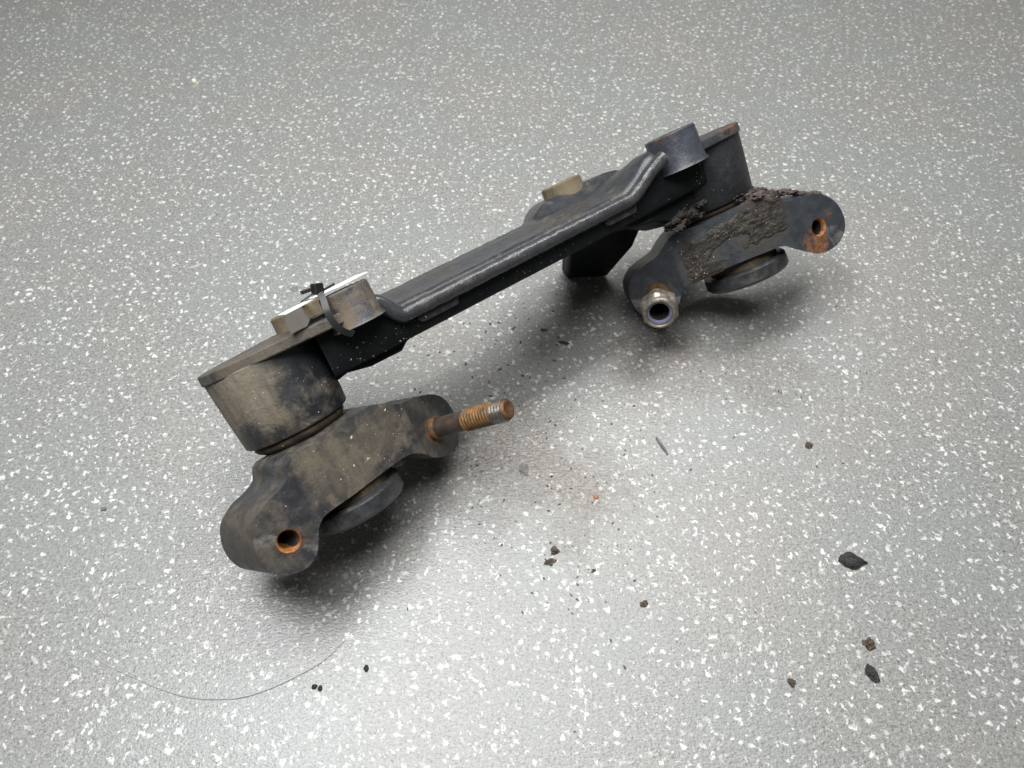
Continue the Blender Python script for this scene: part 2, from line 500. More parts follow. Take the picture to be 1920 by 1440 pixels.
# ---- crossmember: pressed channel with a thick rolled front lip, swept along x
def make_beam():
    prof = [(0.036, 0.030), (0.036, 0.060), (0.034, 0.0665), (0.028, 0.0688), (0.010, 0.0660), (-0.008, 0.0620),
            (-0.0220, 0.0598), (-0.0290, 0.0596), (-0.0318, 0.0590), (-0.0340, 0.0576), (-0.0354, 0.0556), (-0.0372, 0.0530), (-0.0400, 0.0512)]
    prof_web = [(-0.0385, 0.0400), (-0.0370, 0.0315), (-0.0345, 0.0290), (0.010, 0.0262)]
    xs = [0.040 + i * (0.458 - 0.040) / 130 for i in range(131)]

    def lift(x):
        return 0.0190 * (1 - sstep(0.094, 0.112, x)) + 0.0225 * sstep(0.355, 0.412, x)

    bm = bmesh.new()
    rows = []
    for x in xs:
        dz = lift(x)
        w = 1 - sstep(0.05, 0.115, x) + sstep(0.385, 0.44, x)
        row = []
        for i, (y, z) in enumerate(prof):
            k = sstep(0.030, -0.02, y) if y > -0.02 else 1.0
            kz = dz * (0.28 + 0.72 * k)
            wob = 0.0006 * noise.noise(Vector((x * 90, y * 60, z * 60))) + 0.0004 * noise.noise(Vector((x * 240, y * 160, 3)))
            row.append(bm.verts.new((x, y + wob, z + kz + wob)))
        rows.append(row)
    for a, b in zip(rows, rows[1:]):
        for i in range(len(a) - 1):
            bm.faces.new((a[i], b[i], b[i + 1], a[i + 1]))
    o = finish("crossmember", bm, "beam", root, sharp=50)
    # thick rolled lip along the front edge
    bm = bmesh.new()
    rows = []
    for x in [0.086 + i * (0.406 - 0.086) / 170 for i in range(171)]:
        c = Vector((x, -0.0445 - 0.006 * sstep(0.375, 0.406, x), 0.0503 + lift(x)))
        tx = Vector((1, 0, (lift(x + 0.002) - lift(x - 0.002)) / 0.004)).normalized()
        up = Vector((-tx.z, 0, tx.x))
        row = []
        for k in range(18):
            a = 2 * pi * k / 18
            w = 1 + 0.06 * noise.noise(Vector((x * 130, k * 0.4, 1))) + 0.05 * noise.noise(Vector((x * 420, k * 0.8, 5)))
            row.append(bm.verts.new(c + Vector((0, -0.0070 * w * cos(a), 0)) + up * (0.0068 * w * sin(a))))
        rows.append(row)
    for a, b in zip(rows, rows[1:]):
        for k in range(18):
            bm.faces.new((a[k], b[k], b[(k + 1) % 18], a[(k + 1) % 18]))
    bm.faces.new(rows[0])
    bm.faces.new(rows[-1][::-1])
    finish("rolled_lip", bm, "lip", root, sharp=70)
    # recessed web below the lip
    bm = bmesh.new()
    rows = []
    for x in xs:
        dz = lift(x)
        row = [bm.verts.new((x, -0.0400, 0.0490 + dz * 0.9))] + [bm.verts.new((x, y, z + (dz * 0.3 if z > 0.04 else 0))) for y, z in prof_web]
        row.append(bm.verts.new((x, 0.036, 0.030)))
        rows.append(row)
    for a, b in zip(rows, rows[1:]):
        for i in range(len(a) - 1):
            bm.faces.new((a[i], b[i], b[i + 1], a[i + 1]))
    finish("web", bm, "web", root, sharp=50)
    return o


make_beam()
# short doubler tabs proud of the web, just under the lip
for x0, x1, z0, z1 in ((0.121, 0.160, 0.0370, 0.0470), (0.325, 0.362, 0.0370, 0.0470)):
    bm = prism([(x0, z0 + 0.004), (x0 + 0.004, z0), (x1, z0), (x1 + 0.004, z1 - 0.002), (x1 + 0.002, z1), (x0 + 0.004, z1)], y0=-0.0430, depth=0.008)
    finish("web_tab", bm, "beam", root, bevel=0.0012)

# ---- gusset boxes joining beam and housings
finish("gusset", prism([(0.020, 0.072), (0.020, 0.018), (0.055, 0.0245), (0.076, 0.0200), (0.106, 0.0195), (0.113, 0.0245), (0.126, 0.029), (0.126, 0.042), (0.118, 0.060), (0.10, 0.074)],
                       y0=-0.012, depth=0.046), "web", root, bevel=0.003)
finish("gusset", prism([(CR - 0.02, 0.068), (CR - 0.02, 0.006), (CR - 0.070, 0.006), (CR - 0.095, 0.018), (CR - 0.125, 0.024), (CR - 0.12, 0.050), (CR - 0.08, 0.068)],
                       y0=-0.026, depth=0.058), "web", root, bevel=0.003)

# ---- flange plates over the housings
fl = catmull([(-0.0500, -0.006), (-0.0490, -0.012), (-0.036, -0.0270), (0.0, -0.0405), (0.038, -0.0520), (0.060, -0.0585), (0.084, -0.050), (0.094, -0.030), (0.105, 0.02),
              (0.100, 0.052), (0.050, 0.072), (0.010, 0.064), (-0.014, 0.042), (-0.042, 0.018)], 3)
finish("flange_plate", slab(fl, 0.0665, 0.0755), "flange_l", root, bevel=0.0016, angle=50)
fr = [(CR + 0.0526 * cos(radians(a)), 0.0488 * sin(radians(a))) for a in range(0, -88, -6)]
fr += [(CR - 0.025, -0.0505), (CR - 0.050, -0.052), (CR - 0.068, -0.030), (CR - 0.080, 0.0), (CR - 0.080, 0.02), (CR - 0.070, 0.036)]
fr += [(CR + 0.0526 * cos(radians(a)), 0.0488 * sin(radians(a))) for a in range(130, 0, -8)]
finish("flange_plate", slab(fr, 0.0615, 0.0710), "flange_r", root, bevel=0.0016, angle=50)
def boss(x, y, r, z0, z1, mat, bore=0.5):
    rings = [(r * bore, z0 + 0.002), (r * bore, z1 - 0.0006), (r * bore + 0.001, z1), (r - 0.0012, z1), (r, z1 - 0.0012), (r + 0.0006, z0 + 0.004), (r + 0.0025, z0), (r * bore, z0)]
    o = finish("boss", lathe(rings, 48, x, y), mat, root, sharp=35)
    return o


boss(0.0760, -0.0420, 0.0208, 0.060, 0.0900, "boss_l")
boss(0.0500, 0.045, 0.0240, 0.070, 0.0900, "boss_rear")
boss(0.4345, -0.036, 0.0252, 0.0545, 0.0900, "boss_r")
boss(0.3525, 0.050, 0.0215, 0.070, 0.0900, "boss_rear")


# ---- raised seat carrying the rear boss behind the beam
def make_seat():
    bm = bmesh.new()
    prof = [(0.278, 0.062), (0.292, 0.0660), (0.302, 0.073), (0.312, 0.0775), (0.322, 0.0795), (0.398, 0.0800), (0.412, 0.0780), (0.424, 0.073), (0.434, 0.064)]
    ys = [0.006, 0.022, 0.034, 0.060, 0.078]
    rows = [[bm.verts.new((0.35 + (x - 0.35) * (1 - 0.25 * max(0, (y - 0.03) / 0.05)), y, min(z, 0.0615) if y < 0.01 else (0.0640 + 0.35 * max(0, z - 0.066) if y < 0.03 else z))) for x, z in prof] for y in ys]
    rows.append([bm.verts.new((v.co.x, 0.080, 0.030)) for v in rows[-1]])
    for a, b in zip(rows, rows[1:]):
        for i in range(len(a) - 1):
            bm.faces.new((a[i], a[i + 1], b[i + 1], b[i]))
    finish("boss_seat", bm, "beam", root, bevel=0.003, angle=30)


make_seat()

# ---- rear foot: inferred support, shaped and darkened to fill the shade under the beam
bm = bmesh.new()
A_ = [Vector(p) for p in ((0.322, 0.020, 0.036), (0.346, 0.080, 0.016), (0.363, 0.137, -0.0165), (0.403, 0.116, -0.0340), (0.413, 0.060, -0.008), (0.436, 0.020, 0.036))]
B_ = [p + Vector((0.004, 0.012, 0.012)) for p in A_]
va, vb = [bm.verts.new(p) for p in A_], [bm.verts.new(p) for p in B_]
bm.faces.new(va)
bm.faces.new(vb[::-1])
for i in range(6):
    j = (i + 1) % 6
    bm.faces.new((va[i], vb[i], vb[j], va[j]))
bmesh.ops.triangulate(bm, faces=[f for f in bm.faces if len(f.verts) > 4])
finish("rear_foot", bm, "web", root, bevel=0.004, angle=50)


# ---- housings (cups) with their rubber bushes
def housing(x, rb, rt, sy, mat, ztop, zb):
    rings = [(rb - 0.010, 0.030), (rb - 0.0085, zb), (rb - 0.0016, zb), (rb, zb + 0.0018), (rb + (rt - rb) * 0.5, (zb + ztop) / 2), (rt - 0.0006, ztop - 0.0025), (rt - 0.003, ztop), (0, ztop)]
    h = finish("bush_housing", lathe(rings, 72, x, 0, sy), mat, root, sharp=35)
    k = rb - 0.0095
    rings = [(0, 0.034), (k - 0.001, 0.034), (k, 0.030), (k + 0.0004, zb + 0.0005), (k + 0.0035, zb - 0.001), (k + 0.0045, zb - 0.0035), (k + 0.003, zb - 0.0062), (k - 0.004, -0.007), (0, -0.007)]
    finish("rubber_bush", lathe(rings, 56, x, 0, sy), "rubber", h, sharp=60)
    return h


housing(0.0, 0.0455, 0.0500, 0.76, "house_l", 0.0700, 0.0040)
housing(CR, 0.0460, 0.0522, 0.90, "house_r", 0.0700, 0.0020)


# ---- pivoting arms
def arm_frame(x, deg):
    return Matrix.Translation((x, 0, 0)) @ Matrix.Rotation(radians(deg), 4, "Z")


BEND = tan(radians(24))


def bent(c0, c1):
    def f(x):
        d = max(c0 - x, x - c1)
        w = 0.0022                               # crease
        dome = -0.0022 * max(0.0, 1 - ((x - (c0 + c1) / 2) / ((c1 - c0) / 2)) ** 2)
        step = 0.0024 * sstep(0.0, 0.006, d)
        if d <= -w:
            return dome
        if d >= w:
            return BEND * d + step
        return BEND * (d + w) ** 2 / (4 * w) + dome + step
    return f


def make_arm(name, mat_frame, outline, hole, creases, mat, depth, back=None):
    f = bent(*creases)
    cuts = [c + k * 0.00075 for c in creases for k in range(-3, 4)]
    cuts += [creases[0] - q for q in (0.003, 0.0045, 0.006)] + [creases[1] + q for q in (0.003, 0.0045, 0.006)]
    cuts += [creases[0] + (creases[1] - creases[0]) * q / 10 for q in range(1, 10)]
    o = finish(name, prism(catmull(outline, 4), [circle(hole[0], hole[1], hole[2])] if hole else [], cuts, -0.05, depth, f, back),
               mat, root, bevel=0.0026, segs=4, angle=55)
    o.matrix_local = mat_frame
    return o, f


LA = arm_frame(0, 20)
RA = arm_frame(CR + 0.007, -28)
OUT_L = [(-0.0418, -0.0060), (-0.0500, -0.0190), (-0.0600, -0.0245), (-0.0708, -0.0280), (-0.0838, -0.0375), (-0.0906, -0.0535), (-0.0908, -0.0700), (-0.0842, -0.0832), (-0.0700, -0.0882),
         (-0.0590, -0.0840), (-0.0525, -0.0750), (-0.0464, -0.0625), (-0.0372, -0.0583), (-0.0096, -0.0582), (0.0294, -0.0575), (0.0514, -0.0590), (0.0642, -0.0656), (0.0816, -0.0798),
         (0.1033, -0.0879), (0.1215, -0.0868), (0.1335, -0.0773), (0.1385, -0.0633), (0.1345, -0.0465), (0.1210, -0.0342), (0.0975, -0.0250), (0.0660, -0.0172), (0.0458, -0.0065),
         (0.0361, -0.0045), (0.0194, -0.0045), (-0.0064, -0.0058)]
OUT_R = [(-0.0841, -0.0184), (-0.0701, -0.0066), (-0.0595, -0.0035), (-0.031, -0.0050), (0.013, -0.0050), (0.029, -0.0058), (0.0355, -0.0080), (0.0454, -0.0157), (0.0552, -0.0206),
         (0.0672, -0.0229), (0.0819, -0.0254), (0.0974, -0.0325), (0.1093, -0.0469), (0.1130, -0.0640), (0.1090, -0.0773), (0.0986, -0.0859), (0.0838, -0.0884), (0.0692, -0.0851),
         (0.057, -0.0763), (0.0452, -0.0647), (0.0357, -0.0604), (0.0243, -0.0591), (-0.024, -0.0574), (-0.0654, -0.0582), (-0.0742, -0.0630), (-0.0850, -0.0790), (-0.0985, -0.0872),
         (-0.1120, -0.0830), (-0.1230, -0.0680), (-0.1238, -0.0450), (-0.1140, -0.0305), (-0.1001, -0.0236)]
HL = (-0.0692, -0.0619, 0.0088)
HR = (0.0803, -0.0607, 0.0090)
armL, fL = make_arm("pivot_arm", LA, OUT_L, HL, (-0.0445, 0.0680), "arm_l", 0.048, lambda x: 0.015 * sstep(-0.022, -0.044, x))
armR, fR = make_arm("pivot_arm", RA, OUT_R, HR, (-0.0700, 0.0460), "arm_r", 0.048)
armL["label"] = "dusty tan-coated arm with a long rusty stud"
armR["label"] = "blue-black arm caked with dark soil and carrying a lock nut"


def bore(arm, h, f, mouth):
    y0 = -0.05 + f(h[0])
    r = h[2]
    sl = BEND if h[0] > 0 else -BEND
    n = Vector((-sl, 1, 0)).normalized()
    mt_ = Matrix.Translation((h[0], y0, h[1])) @ n.to_track_quat("Z", "X").to_matrix().to_4x4()
    bm = lathe([(r + 0.0007, -0.0003), (r, 0.0001), (r - 0.0007, 0.0014), (r - 0.0009, mouth)], 32)
    finish("hole_lining", xform(bm, mt_), "bore", arm, sharp=60)
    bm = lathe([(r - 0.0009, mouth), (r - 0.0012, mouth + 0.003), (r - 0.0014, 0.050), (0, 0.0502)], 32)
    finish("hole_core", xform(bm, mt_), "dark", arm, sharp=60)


def bore_mat(name, deep):
    """rust on the mouth and wall of a drilled hole, near black further in"""
    t = NT(name)
    n = t.noise(t.co, 190, 5, 0.7)
    col = t.mix(t.step(n, 0.3, 0.7), (0.11, 0.036, 0.010), (0.42, 0.165, 0.040))
    return t.out(col, 0.75, 0.0, t.bump(n, 0.001, 0.8))


M["bore"] = bore_mat("rusty_bore", 0.01)
bore(armL, HL, fL, 0.020)
bore(armR, HR, fR, 0.005)

# ---- stud of the left arm: shank, thread, worn tip
p0 = Vector((0.0935, -0.05 + fL(0.0935) + 0.010, -0.0575))
STUD_DIR = Vector((0.26, -1.0, 0.0)).normalized()
tip = p0 + STUD_DIR * 0.094
mt = along(p0, tip)


def thread(r0, length, pitch, n=26, sub=6, depth=0.0027):
    bm = bmesh.new()
    rows = []
    steps = int(length / pitch * sub)
    for i in range(steps + 1):
        row = []
        for k in range(n):
            a = 2 * pi * k / n
            z = length * i / steps
            ph = (z / pitch - k / n) % 1.0
            r = r0 - depth * abs(2 * ph - 1)
            row.append(bm.verts.new((r * cos(a), r * sin(a), z)))
        rows.append(row)
    for a, b in zip(rows, rows[1:]):
        for k in range(n):
            j = (k + 1) % n
            bm.faces.new((a[k], a[j], b[j], b[k]))
    return bm


bm = lathe([(0, 0), (0.0090, 0), (0.0090, 0.048), (0.0075, 0.0495), (0, 0.05)], 32)
finish("stud_shank", xform(bm, mt), "stud", armL, sharp=40)
bm = lathe([(0.0100, 0.0095), (0.0108, 0.0105), (0.0112, 0.0125), (0.0108, 0.0145), (0.0092, 0.0165)], 32)
finish("rust_collar", xform(bm, mt), "rust_dark", armL, sharp=60)
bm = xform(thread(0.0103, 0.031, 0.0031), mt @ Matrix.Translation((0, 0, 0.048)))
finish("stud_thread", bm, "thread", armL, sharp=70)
bm = xform(thread(0.0104, 0.0140, 0.0031), mt @ Matrix.Translation((0, 0, 0.0780)))
finish("stud_tip", bm, "tip", armL, sharp=70)
bm = lathe([(0.0092, 0.0915), (0.0084, 0.0940), (0.0074, 0.0945), (0.0060, 0.0940), (0.0040, 0.0932), (0.0, 0.0928)], 32)
finish("stud_end", xform(bm, mt), "rust_dark", armL, sharp=60)

# ---- lock nut on its sleeve, right arm
q0 = Vector((-0.0962, -0.05 + fR(-0.0962) + 0.004, -0.0575))
NUT_DIR = Vector((-0.25, -1.0, -0.20)).normalized()
mn = along(q0, q0 + NUT_DIR)
mn2 = mn @ Matrix.Translation((0, 0, 0.0050)) @ Matrix.Diagonal((1.06, 1.06, 1.0, 1))
bm = lathe([(0, 0), (0.0128, 0), (0.0128, 0.028), (0.0140, 0.0285), (0.0140, 0.0325), (0.009, 0.0325)], 36)
finish("sleeve", xform(bm, mn), "rust_dark", armR, sharp=40)


def hexnut():
    R, z0, z1 = 0.0196, 0.0265, 0.0405
    n = 48
    bm = bmesh.new()
    rows = []
    spec = [(0.0112, z0, 0), (R, z0, 1), (R, z1 - 0.003, 1), (0.0160, z1, 0), (0.0160, z1 + 0.0035, 0), (0.0150, z1 + 0.0052, 0), (0.0134, z1 + 0.0058, 0),
            (0.0122, z1 + 0.0050, 0), (0.0121, z1 + 0.001, 0), (0.0112, z1 - 0.002, 0)]
    for r, z, hx in spec:
        row = []
        for k in range(n):
            a = 2 * pi * k / n
            rr = r
            if hx:
                b = (a % (pi / 3)) - pi / 6
                rr = min(r * cos(pi / 6) / cos(b), r * 0.975)
            row.append(bm.verts.new((rr * cos(a + 0.35), rr * sin(a + 0.35), z)))
        rows.append(row)
    for a, b in zip(rows, rows[1:] + rows[:1]):
        for k in range(n):
            j = (k + 1) % n
            bm.faces.new((a[k], a[j], b[j], b[k]))
    return bm


finish("lock_nut", xform(hexnut(), mn2), "nut", armR, sharp=32)
bm = lathe([(0.0122, 0.0432), (0.0116, 0.0438), (0.0099, 0.0434), (0.0095, 0.0425), (0.0095, 0.0395), (0.0118, 0.0395)], 36)
finish("nylon_insert", xform(bm, mn2), "nylon", armR, sharp=50)
bm = lathe([(0.0113, 0.0395), (0.0092, 0.039), (0.0090, 0.030), (0.0088, 0.004), (0, 0.004)], 36)
finish("nut_bore", xform(bm, mn2), "dark", armR, sharp=60)


# ---- bottom discs with the rubber cushion above them
def disc(x, y, r, zt, zb):
    d = finish("stop_disc", lathe([(0, zt + 0.001), (r - 0.006, zt + 0.0008), (r - 0.0022, zt), (r, zt - 0.002), (r + 0.0006, zb + 0.003), (r - 0.0018, zb), (0, zb)], 64, x, y), "disc", root, sharp=35)
    finish("rubber_cushion", lathe([(0, -0.050), (r - 0.013, -0.050), (r - 0.0075, -0.056), (r - 0.0075, zt - 0.0004), (0, zt - 0.0004)], 48, x, y), "rubber", d, sharp=50)
    return d


disc(0.010, -0.010, 0.0435, -0.0665, -0.0825)
disc(CR + 0.003, -0.010, 0.0440, -0.0690, -0.0850)

# ---- caked soil on the right arm's face
def soil_crust():
    bm = bmesh.new()
    nx, nz = 110, 60
    x0, x1, z0, z1 = -0.069, 0.050, -0.059, -0.0055
    rows = []
    for i in range(nx + 1):
        row = []
        for j in range(nz + 1):
            x, z = x0 + (x1 - x0) * i / nx, z0 + (z1 - z0) * j / nz
            u = i / nx
            p = Vector((x * 70, z * 70, 2.2))
            edge = min(i, nx - i, 2 * j, 2 * (nz - j)) / 9
            n = noise.fractal(p, 0.9, 2.2, 5)
            wv = 0.004 * noise.noise(Vector((x * 90, z * 90, 5)))
            ridge = abs(noise.noise(Vector((x * 110 + z * 60, z * 190, 7)))) + 0.5 * abs(noise.noise(Vector((x * 260, z * 380, 3))))
            # bare painted window low in the middle, bare strips along the lower right and upper left edges
            d1 = math.hypot((x + 0.014) / 0.019, (z + wv + 0.0390 - 0.10 * (x + 0.014)) / 0.0068)
            d2 = (z + wv - (-0.0495 + 0.06 * (x + 0.02))) / 0.003 if x > -0.028 else 2
            d3 = ((-0.0150 + 0.16 * (x + 0.03)) + wv - z) / 0.003 if x < 0.036 else 2
            mask = max(-1.0, min(1.0, edge, (d1 - 1) * 4, d2, d3))
            m_ = max(0.0, mask)
            h = -0.0006 + 0.0010 * mask + m_ * (0.0009 * n + 0.0021 * ridge * (0.25 + 0.75 * u))
            row.append(bm.verts.new((x, -0.0500 - h + fR(x), z)))
        rows.append(row)
    for a, b in zip(rows, rows[1:]):
        for k in range(nz):
            bm.faces.new((a[k], b[k], b[k + 1], a[k + 1]))
    o = finish("caked_soil", bm, "soil", armR, sharp=75)
    o["kind"] = "stuff"


soil_crust()


def lump(bm, c, r, squash=(1, 1, 1), seed=0, sub=3, amp=0.45, freq=1.3):
    m = Matrix.Translation(c) @ Matrix.Diagonal((squash[0], squash[1], squash[2], 1))
    g = bmesh.ops.create_icosphere(bm, subdivisions=sub, radius=r)
    for v in g["verts"]:
        k = noise.fractal(v.co / r * freq + Vector((seed * 3.3, seed, 0)), 0.8, 2.1, 4)
        v.co *= 1 + amp * k
        v.co = m @ v.co


bm = bmesh.new()
for i in range(230):
    x = rnd.uniform(0.012, 0.098)
    heap = math.exp(-((x - 0.031) / 0.012) ** 2)
    edge = 0.0 - 0.030 * sstep(0.036, 0.10, x) + 0.006 * sstep(0.05, 0.07, x) - 0.004
    r = 0.0012 + 0.0016 * heap + rnd.uniform(0, 0.0016)
    lump(bm, (x, fR(x) - 0.030 + rnd.gauss(0, 0.006), edge - 0.003 + heap * rnd.uniform(0, 0.008) + rnd.uniform(-0.001, 0.0008)), r, (1.4, 1.2, 0.8), i, 3 if r > 0.003 else 2, 0.75, 2.4)
o = finish("soil_lumps", bm, "soil_top", armR, sharp=80)
o["kind"] = "stuff"
# clods hanging on the right housing and gusset
bm = bmesh.new()
for i in range(46):
    lump(bm, (CR - 0.062 + rnd.gauss(0, 0.012), -0.028 + rnd.gauss(0, 0.004), 0.008 + rnd.gauss(0, 0.003)), rnd.uniform(0.002, 0.0052), (1.4, 1, 0.7), i + 40, 3, 0.8, 2.6)
for i in range(70):
    a = radians(rnd.uniform(262, 345))
    lump(bm, (CR + 0.0455 * cos(a), 0.0415 * sin(a), 0.0015 + rnd.gauss(0, 0.0016)), rnd.uniform(0.0006, 0.0018), (1.5, 0.8, 0.8), i + 200, 1, 0.5)
o = finish("soil_clods", bm, "soil_dark", root, sharp=80)
o["kind"] = "stuff"


# ---- pale grit stuck on the arms, housings and gussets
def surface_grit(name, arm_mat, spots, mat, parent):
    bpy.context.view_layer.update()
    dg = bpy.context.evaluated_depsgraph_get()
    trees = []
    for ob in root.children_recursive:
        if ob.type != "MESH":
            continue
        ev = ob.evaluated_get(dg)
        me = ev.to_mesh()
        mw = root.matrix_world.inverted() @ ob.matrix_world
        trees.append(BVHTree.FromPolygons([mw @ v.co for v in me.vertices], [tuple(p.vertices) for p in me.polygons]))
        ev.to_mesh_clear()
    bm = bmesh.new()
    for x, z, n, sx, sz, smin, smax in spots:
        for _ in range(n):
            o_ = arm_mat @ Vector((x + rnd.gauss(0, sx), -0.2, z + rnd.gauss(0, sz)))
            d_ = (arm_mat.to_3x3() @ Vector((0.0, 1, 0))).normalized()
            best = None
            for tr in trees:
                h = tr.ray_cast(o_, d_, 0.32)
                if h[0] is not None and (best is None or h[3] < best[1]):
                    best = (h[0], h[3], h[1])
            if best is None:
                continue
            s = rnd.uniform(smin, smax)
            g = bmesh.ops.create_icosphere(bm, subdivisions=1, radius=s)
            q = Matrix.Translation(best[0]) @ Matrix.Rotation(rnd.uniform(0, 6), 4, "Y") @ Matrix.Diagonal((1, 0.6, rnd.uniform(0.5, 2.0), 1))
            bmesh.ops.transform(bm, matrix=q, verts=g["verts"])
    o = finish(name, bm, mat, parent, smooth=False)
    o["kind"] = "stuff"
    return o


I4 = Matrix.Identity(4)
surface_grit("grit", LA, ((0.0, -0.035, 6, 0.012, 0.008, 0.0006, 0.0015), (0.055, -0.01, 18, 0.022, 0.010, 0.0002, 0.0006), (0.02, -0.03, 26, 0.040, 0.018, 0.0002, 0.0006),
                          (-0.07, -0.04, 16, 0.02, 0.015, 0.0002, 0.0006)), "grit", root)
surface_grit("grit", I4, ((0.075, 0.036, 14, 0.020, 0.012, 0.0002, 0.0006), (0.102, 0.034, 20, 0.014, 0.008, 0.0002, 0.0006), (0.055, 0.034, 12, 0.012, 0.010, 0.0002, 0.0006),
                          (0.0, 0.03, 26, 0.03, 0.018, 0.0002, 0.0005), (0.445, 0.032, 20, 0.016, 0.014, 0.0002, 0.0005), (0.25, 0.038, 30, 0.08, 0.006, 0.0002, 0.0004)), "grit", root)
surface_grit("grit", RA, ((-0.052, -0.043, 22, 0.006, 0.007, 0.0003, 0.0007), (-0.055, -0.018, 8, 0.012, 0.006, 0.0003, 0.0008), (0.0, -0.022, 24, 0.03, 0.010, 0.0002, 0.0006)), "grit", root)


# ------------------------------------------------------------------ card tag and cable tie (held by the bracket)
W = root.matrix_world.copy()


def card():
    """folded paper tag: a flat leaf across the two left bosses and a flap hanging in front"""
    t = 0.0006
    bm = bmesh.new()
    path = []
    top_leaf = [(0.0255, -0.052), (0.0990, -0.049), (0.1010, 0.004), (0.0275, 0.002)]
    lo = [bm.verts.new((x, y, 0.0912 + 0.030 * (x - 0.025) + 0.004 * (y + 0.05))) for x, y in top_leaf]
    hi = [bm.verts.new((x, y, 0.0912 + 0.030 * (x - 0.025) + 0.004 * (y + 0.05) + t)) for x, y in top_leaf]
    bm.faces.new(lo[::-1])
    bm.faces.new(hi)
    for i in range(4):
        j = (i + 1) % 4
        bm.faces.new((lo[i], lo[j], hi[j], hi[i]))
    return bm


bm = card()
xform(bm, Matrix.Identity(4))
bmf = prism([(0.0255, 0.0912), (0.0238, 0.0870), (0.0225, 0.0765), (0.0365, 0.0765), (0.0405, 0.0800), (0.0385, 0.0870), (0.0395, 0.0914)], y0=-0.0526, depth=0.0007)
tag = finish("card_tag", bm, "card", None, smooth=False)
tag.matrix_world = W
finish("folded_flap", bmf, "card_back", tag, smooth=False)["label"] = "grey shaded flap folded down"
top(tag, "thin white card tag strapped across the bosses by the black cable tie", "tag")


def ribbon(pts, nrm, w, th):
    """flat strap through pts; nrm gives the outward normal at each point"""
    bm = bmesh.new()
    rows = []
    n = len(pts)
    for i in range(n):
        tdir = (Vector(pts[min(n - 1, i + 1)]) - Vector(pts[max(0, i - 1)])).normalized()
        nn = Vector(nrm[i]).normalized()
        s = tdir.cross(nn).normalized()
        p = Vector(pts[i])
        rows.append([bm.verts.new(p + s * w / 2 * a + nn * th / 2 * b) for a, b in ((-1, -1), (1, -1), (1, 1), (-1, 1))])
    for a, b in zip(rows, rows[1:]):
        for k in range(4):
            j = (k + 1) % 4
            bm.faces.new((a[k], a[j], b[j], b[k]))
    bm.faces.new(rows[0])
    bm.faces.new(rows[-1][::-1])
    return bm


tie = bpy.data.objects.new("cable_tie", None)
COL.objects.link(tie)
tie.matrix_world = W @ Matrix.Translation((0.0555, -0.056, 0.0965))
tie.empty_display_size = 0.02
top(tie, "black plastic cable tie looped round the left flange and holding the white card", "cable tie")
pts = [(0.0550, -0.0600, 0.0950), (0.0545, -0.0640, 0.0900), (0.0525, -0.0680, 0.0830), (0.0518, -0.0690, 0.0750), (0.0535, -0.0690, 0.0665), (0.0580, -0.0680, 0.0600), (0.0630, -0.0640, 0.0565),
       (0.0660, -0.045, 0.0550), (0.0660, -0.030, 0.0550), (0.060, 0.0, 0.0580), (0.054, 0.060, 0.0640), (0.052, 0.078, 0.0740), (0.052, 0.072, 0.0860), (0.053, 0.040, 0.0915), (0.054, -0.010, 0.0945), (0.055, -0.050, 0.0965)]
sm = []
for i in range(len(pts) - 1):
    p0_, p1_, p2_, p3_ = (Vector(pts[min(len(pts) - 1, max(0, i + k))]) for k in (-1, 0, 1, 2))
    for k in range(4):
        u = k / 4
        sm.append(0.5 * ((2 * p1_) + (p2_ - p0_) * u + (2 * p0_ - 5 * p1_ + 4 * p2_ - p3_) * u * u + (3 * p1_ - p0_ - 3 * p2_ + p3_) * u ** 3))
sm.append(Vector(pts[-1]))
ctr = Vector((0.060, 0.005, 0.076))
nrm = [(p - ctr).normalized() for p in sm]
off = Matrix.Translation((-0.0555, 0.056, -0.0965))
finish("strap", xform(ribbon(sm, nrm, 0.0050, 0.0015), off), "tie", tie, sharp=50)


def box(c, s, rotm=None):
    bm = bmesh.new()
    bmesh.ops.create_cube(bm, size=1)
    m = Matrix.Translation(c) @ (rotm or Matrix.Identity(4)) @ Matrix.Diagonal((*s, 1))
    bmesh.ops.transform(bm, matrix=m, verts=bm.verts)
    return bm


rh = Matrix.Rotation(radians(18), 4, "Y") @ Matrix.Rotation(radians(25), 4, "Z")
finish("tie_head", box((0, -0.001, 0.0020), (0.0082, 0.0070, 0.0085), rh), "tie", tie, bevel=0.0011)
finish("tie_tail", box((-0.0075, 0.001, 0.0040), (0.0095, 0.0042, 0.0032), Matrix.Rotation(radians(6), 4, "Y")), "tie", tie, bevel=0.0008)
finish("tie_tail", box((0.0080, 0.001, -0.0004), (0.0120, 0.0044, 0.0016), Matrix.Rotation(radians(-4), 4, "Y")), "tie", tie, bevel=0.0004)

# ------------------------------------------------------------------ debris on the floor


def scrap(name, x, y, size, ang, mat, label, cat, seed, spiky=0.45, group=None, tall=0.35, sub=3, taper=0.0):
    bm = bmesh.new()
    g = bmesh.ops.create_icosphere(bm, subdivisions=sub, radius=1)
    for v in g["verts"]:
        k = noise.fractal(v.co * 1.1 + Vector((seed * 5.1, seed * 1.7, 0)), 0.7, 2.2, 4)
        v.co *= 1 + spiky * k
        v.co.y *= 1 - taper * max(0.0, v.co.x)
        v.co = Vector((v.co.x * size[0] / 2, v.co.y * size[1] / 2, max(-0.15, v.co.z) * min(size) * tall))
    zmin = min(v.co.z for v in bm.verts)
    for v in bm.verts:
        v.co.z -= zmin
    o = finish(name, bm, mat, None, sharp=28)
    o.location = (x * 1.009, y * 1.009, 0.0002)
    o.rotation_euler = (0, 0, ang)
    return top(o, label, cat, group)


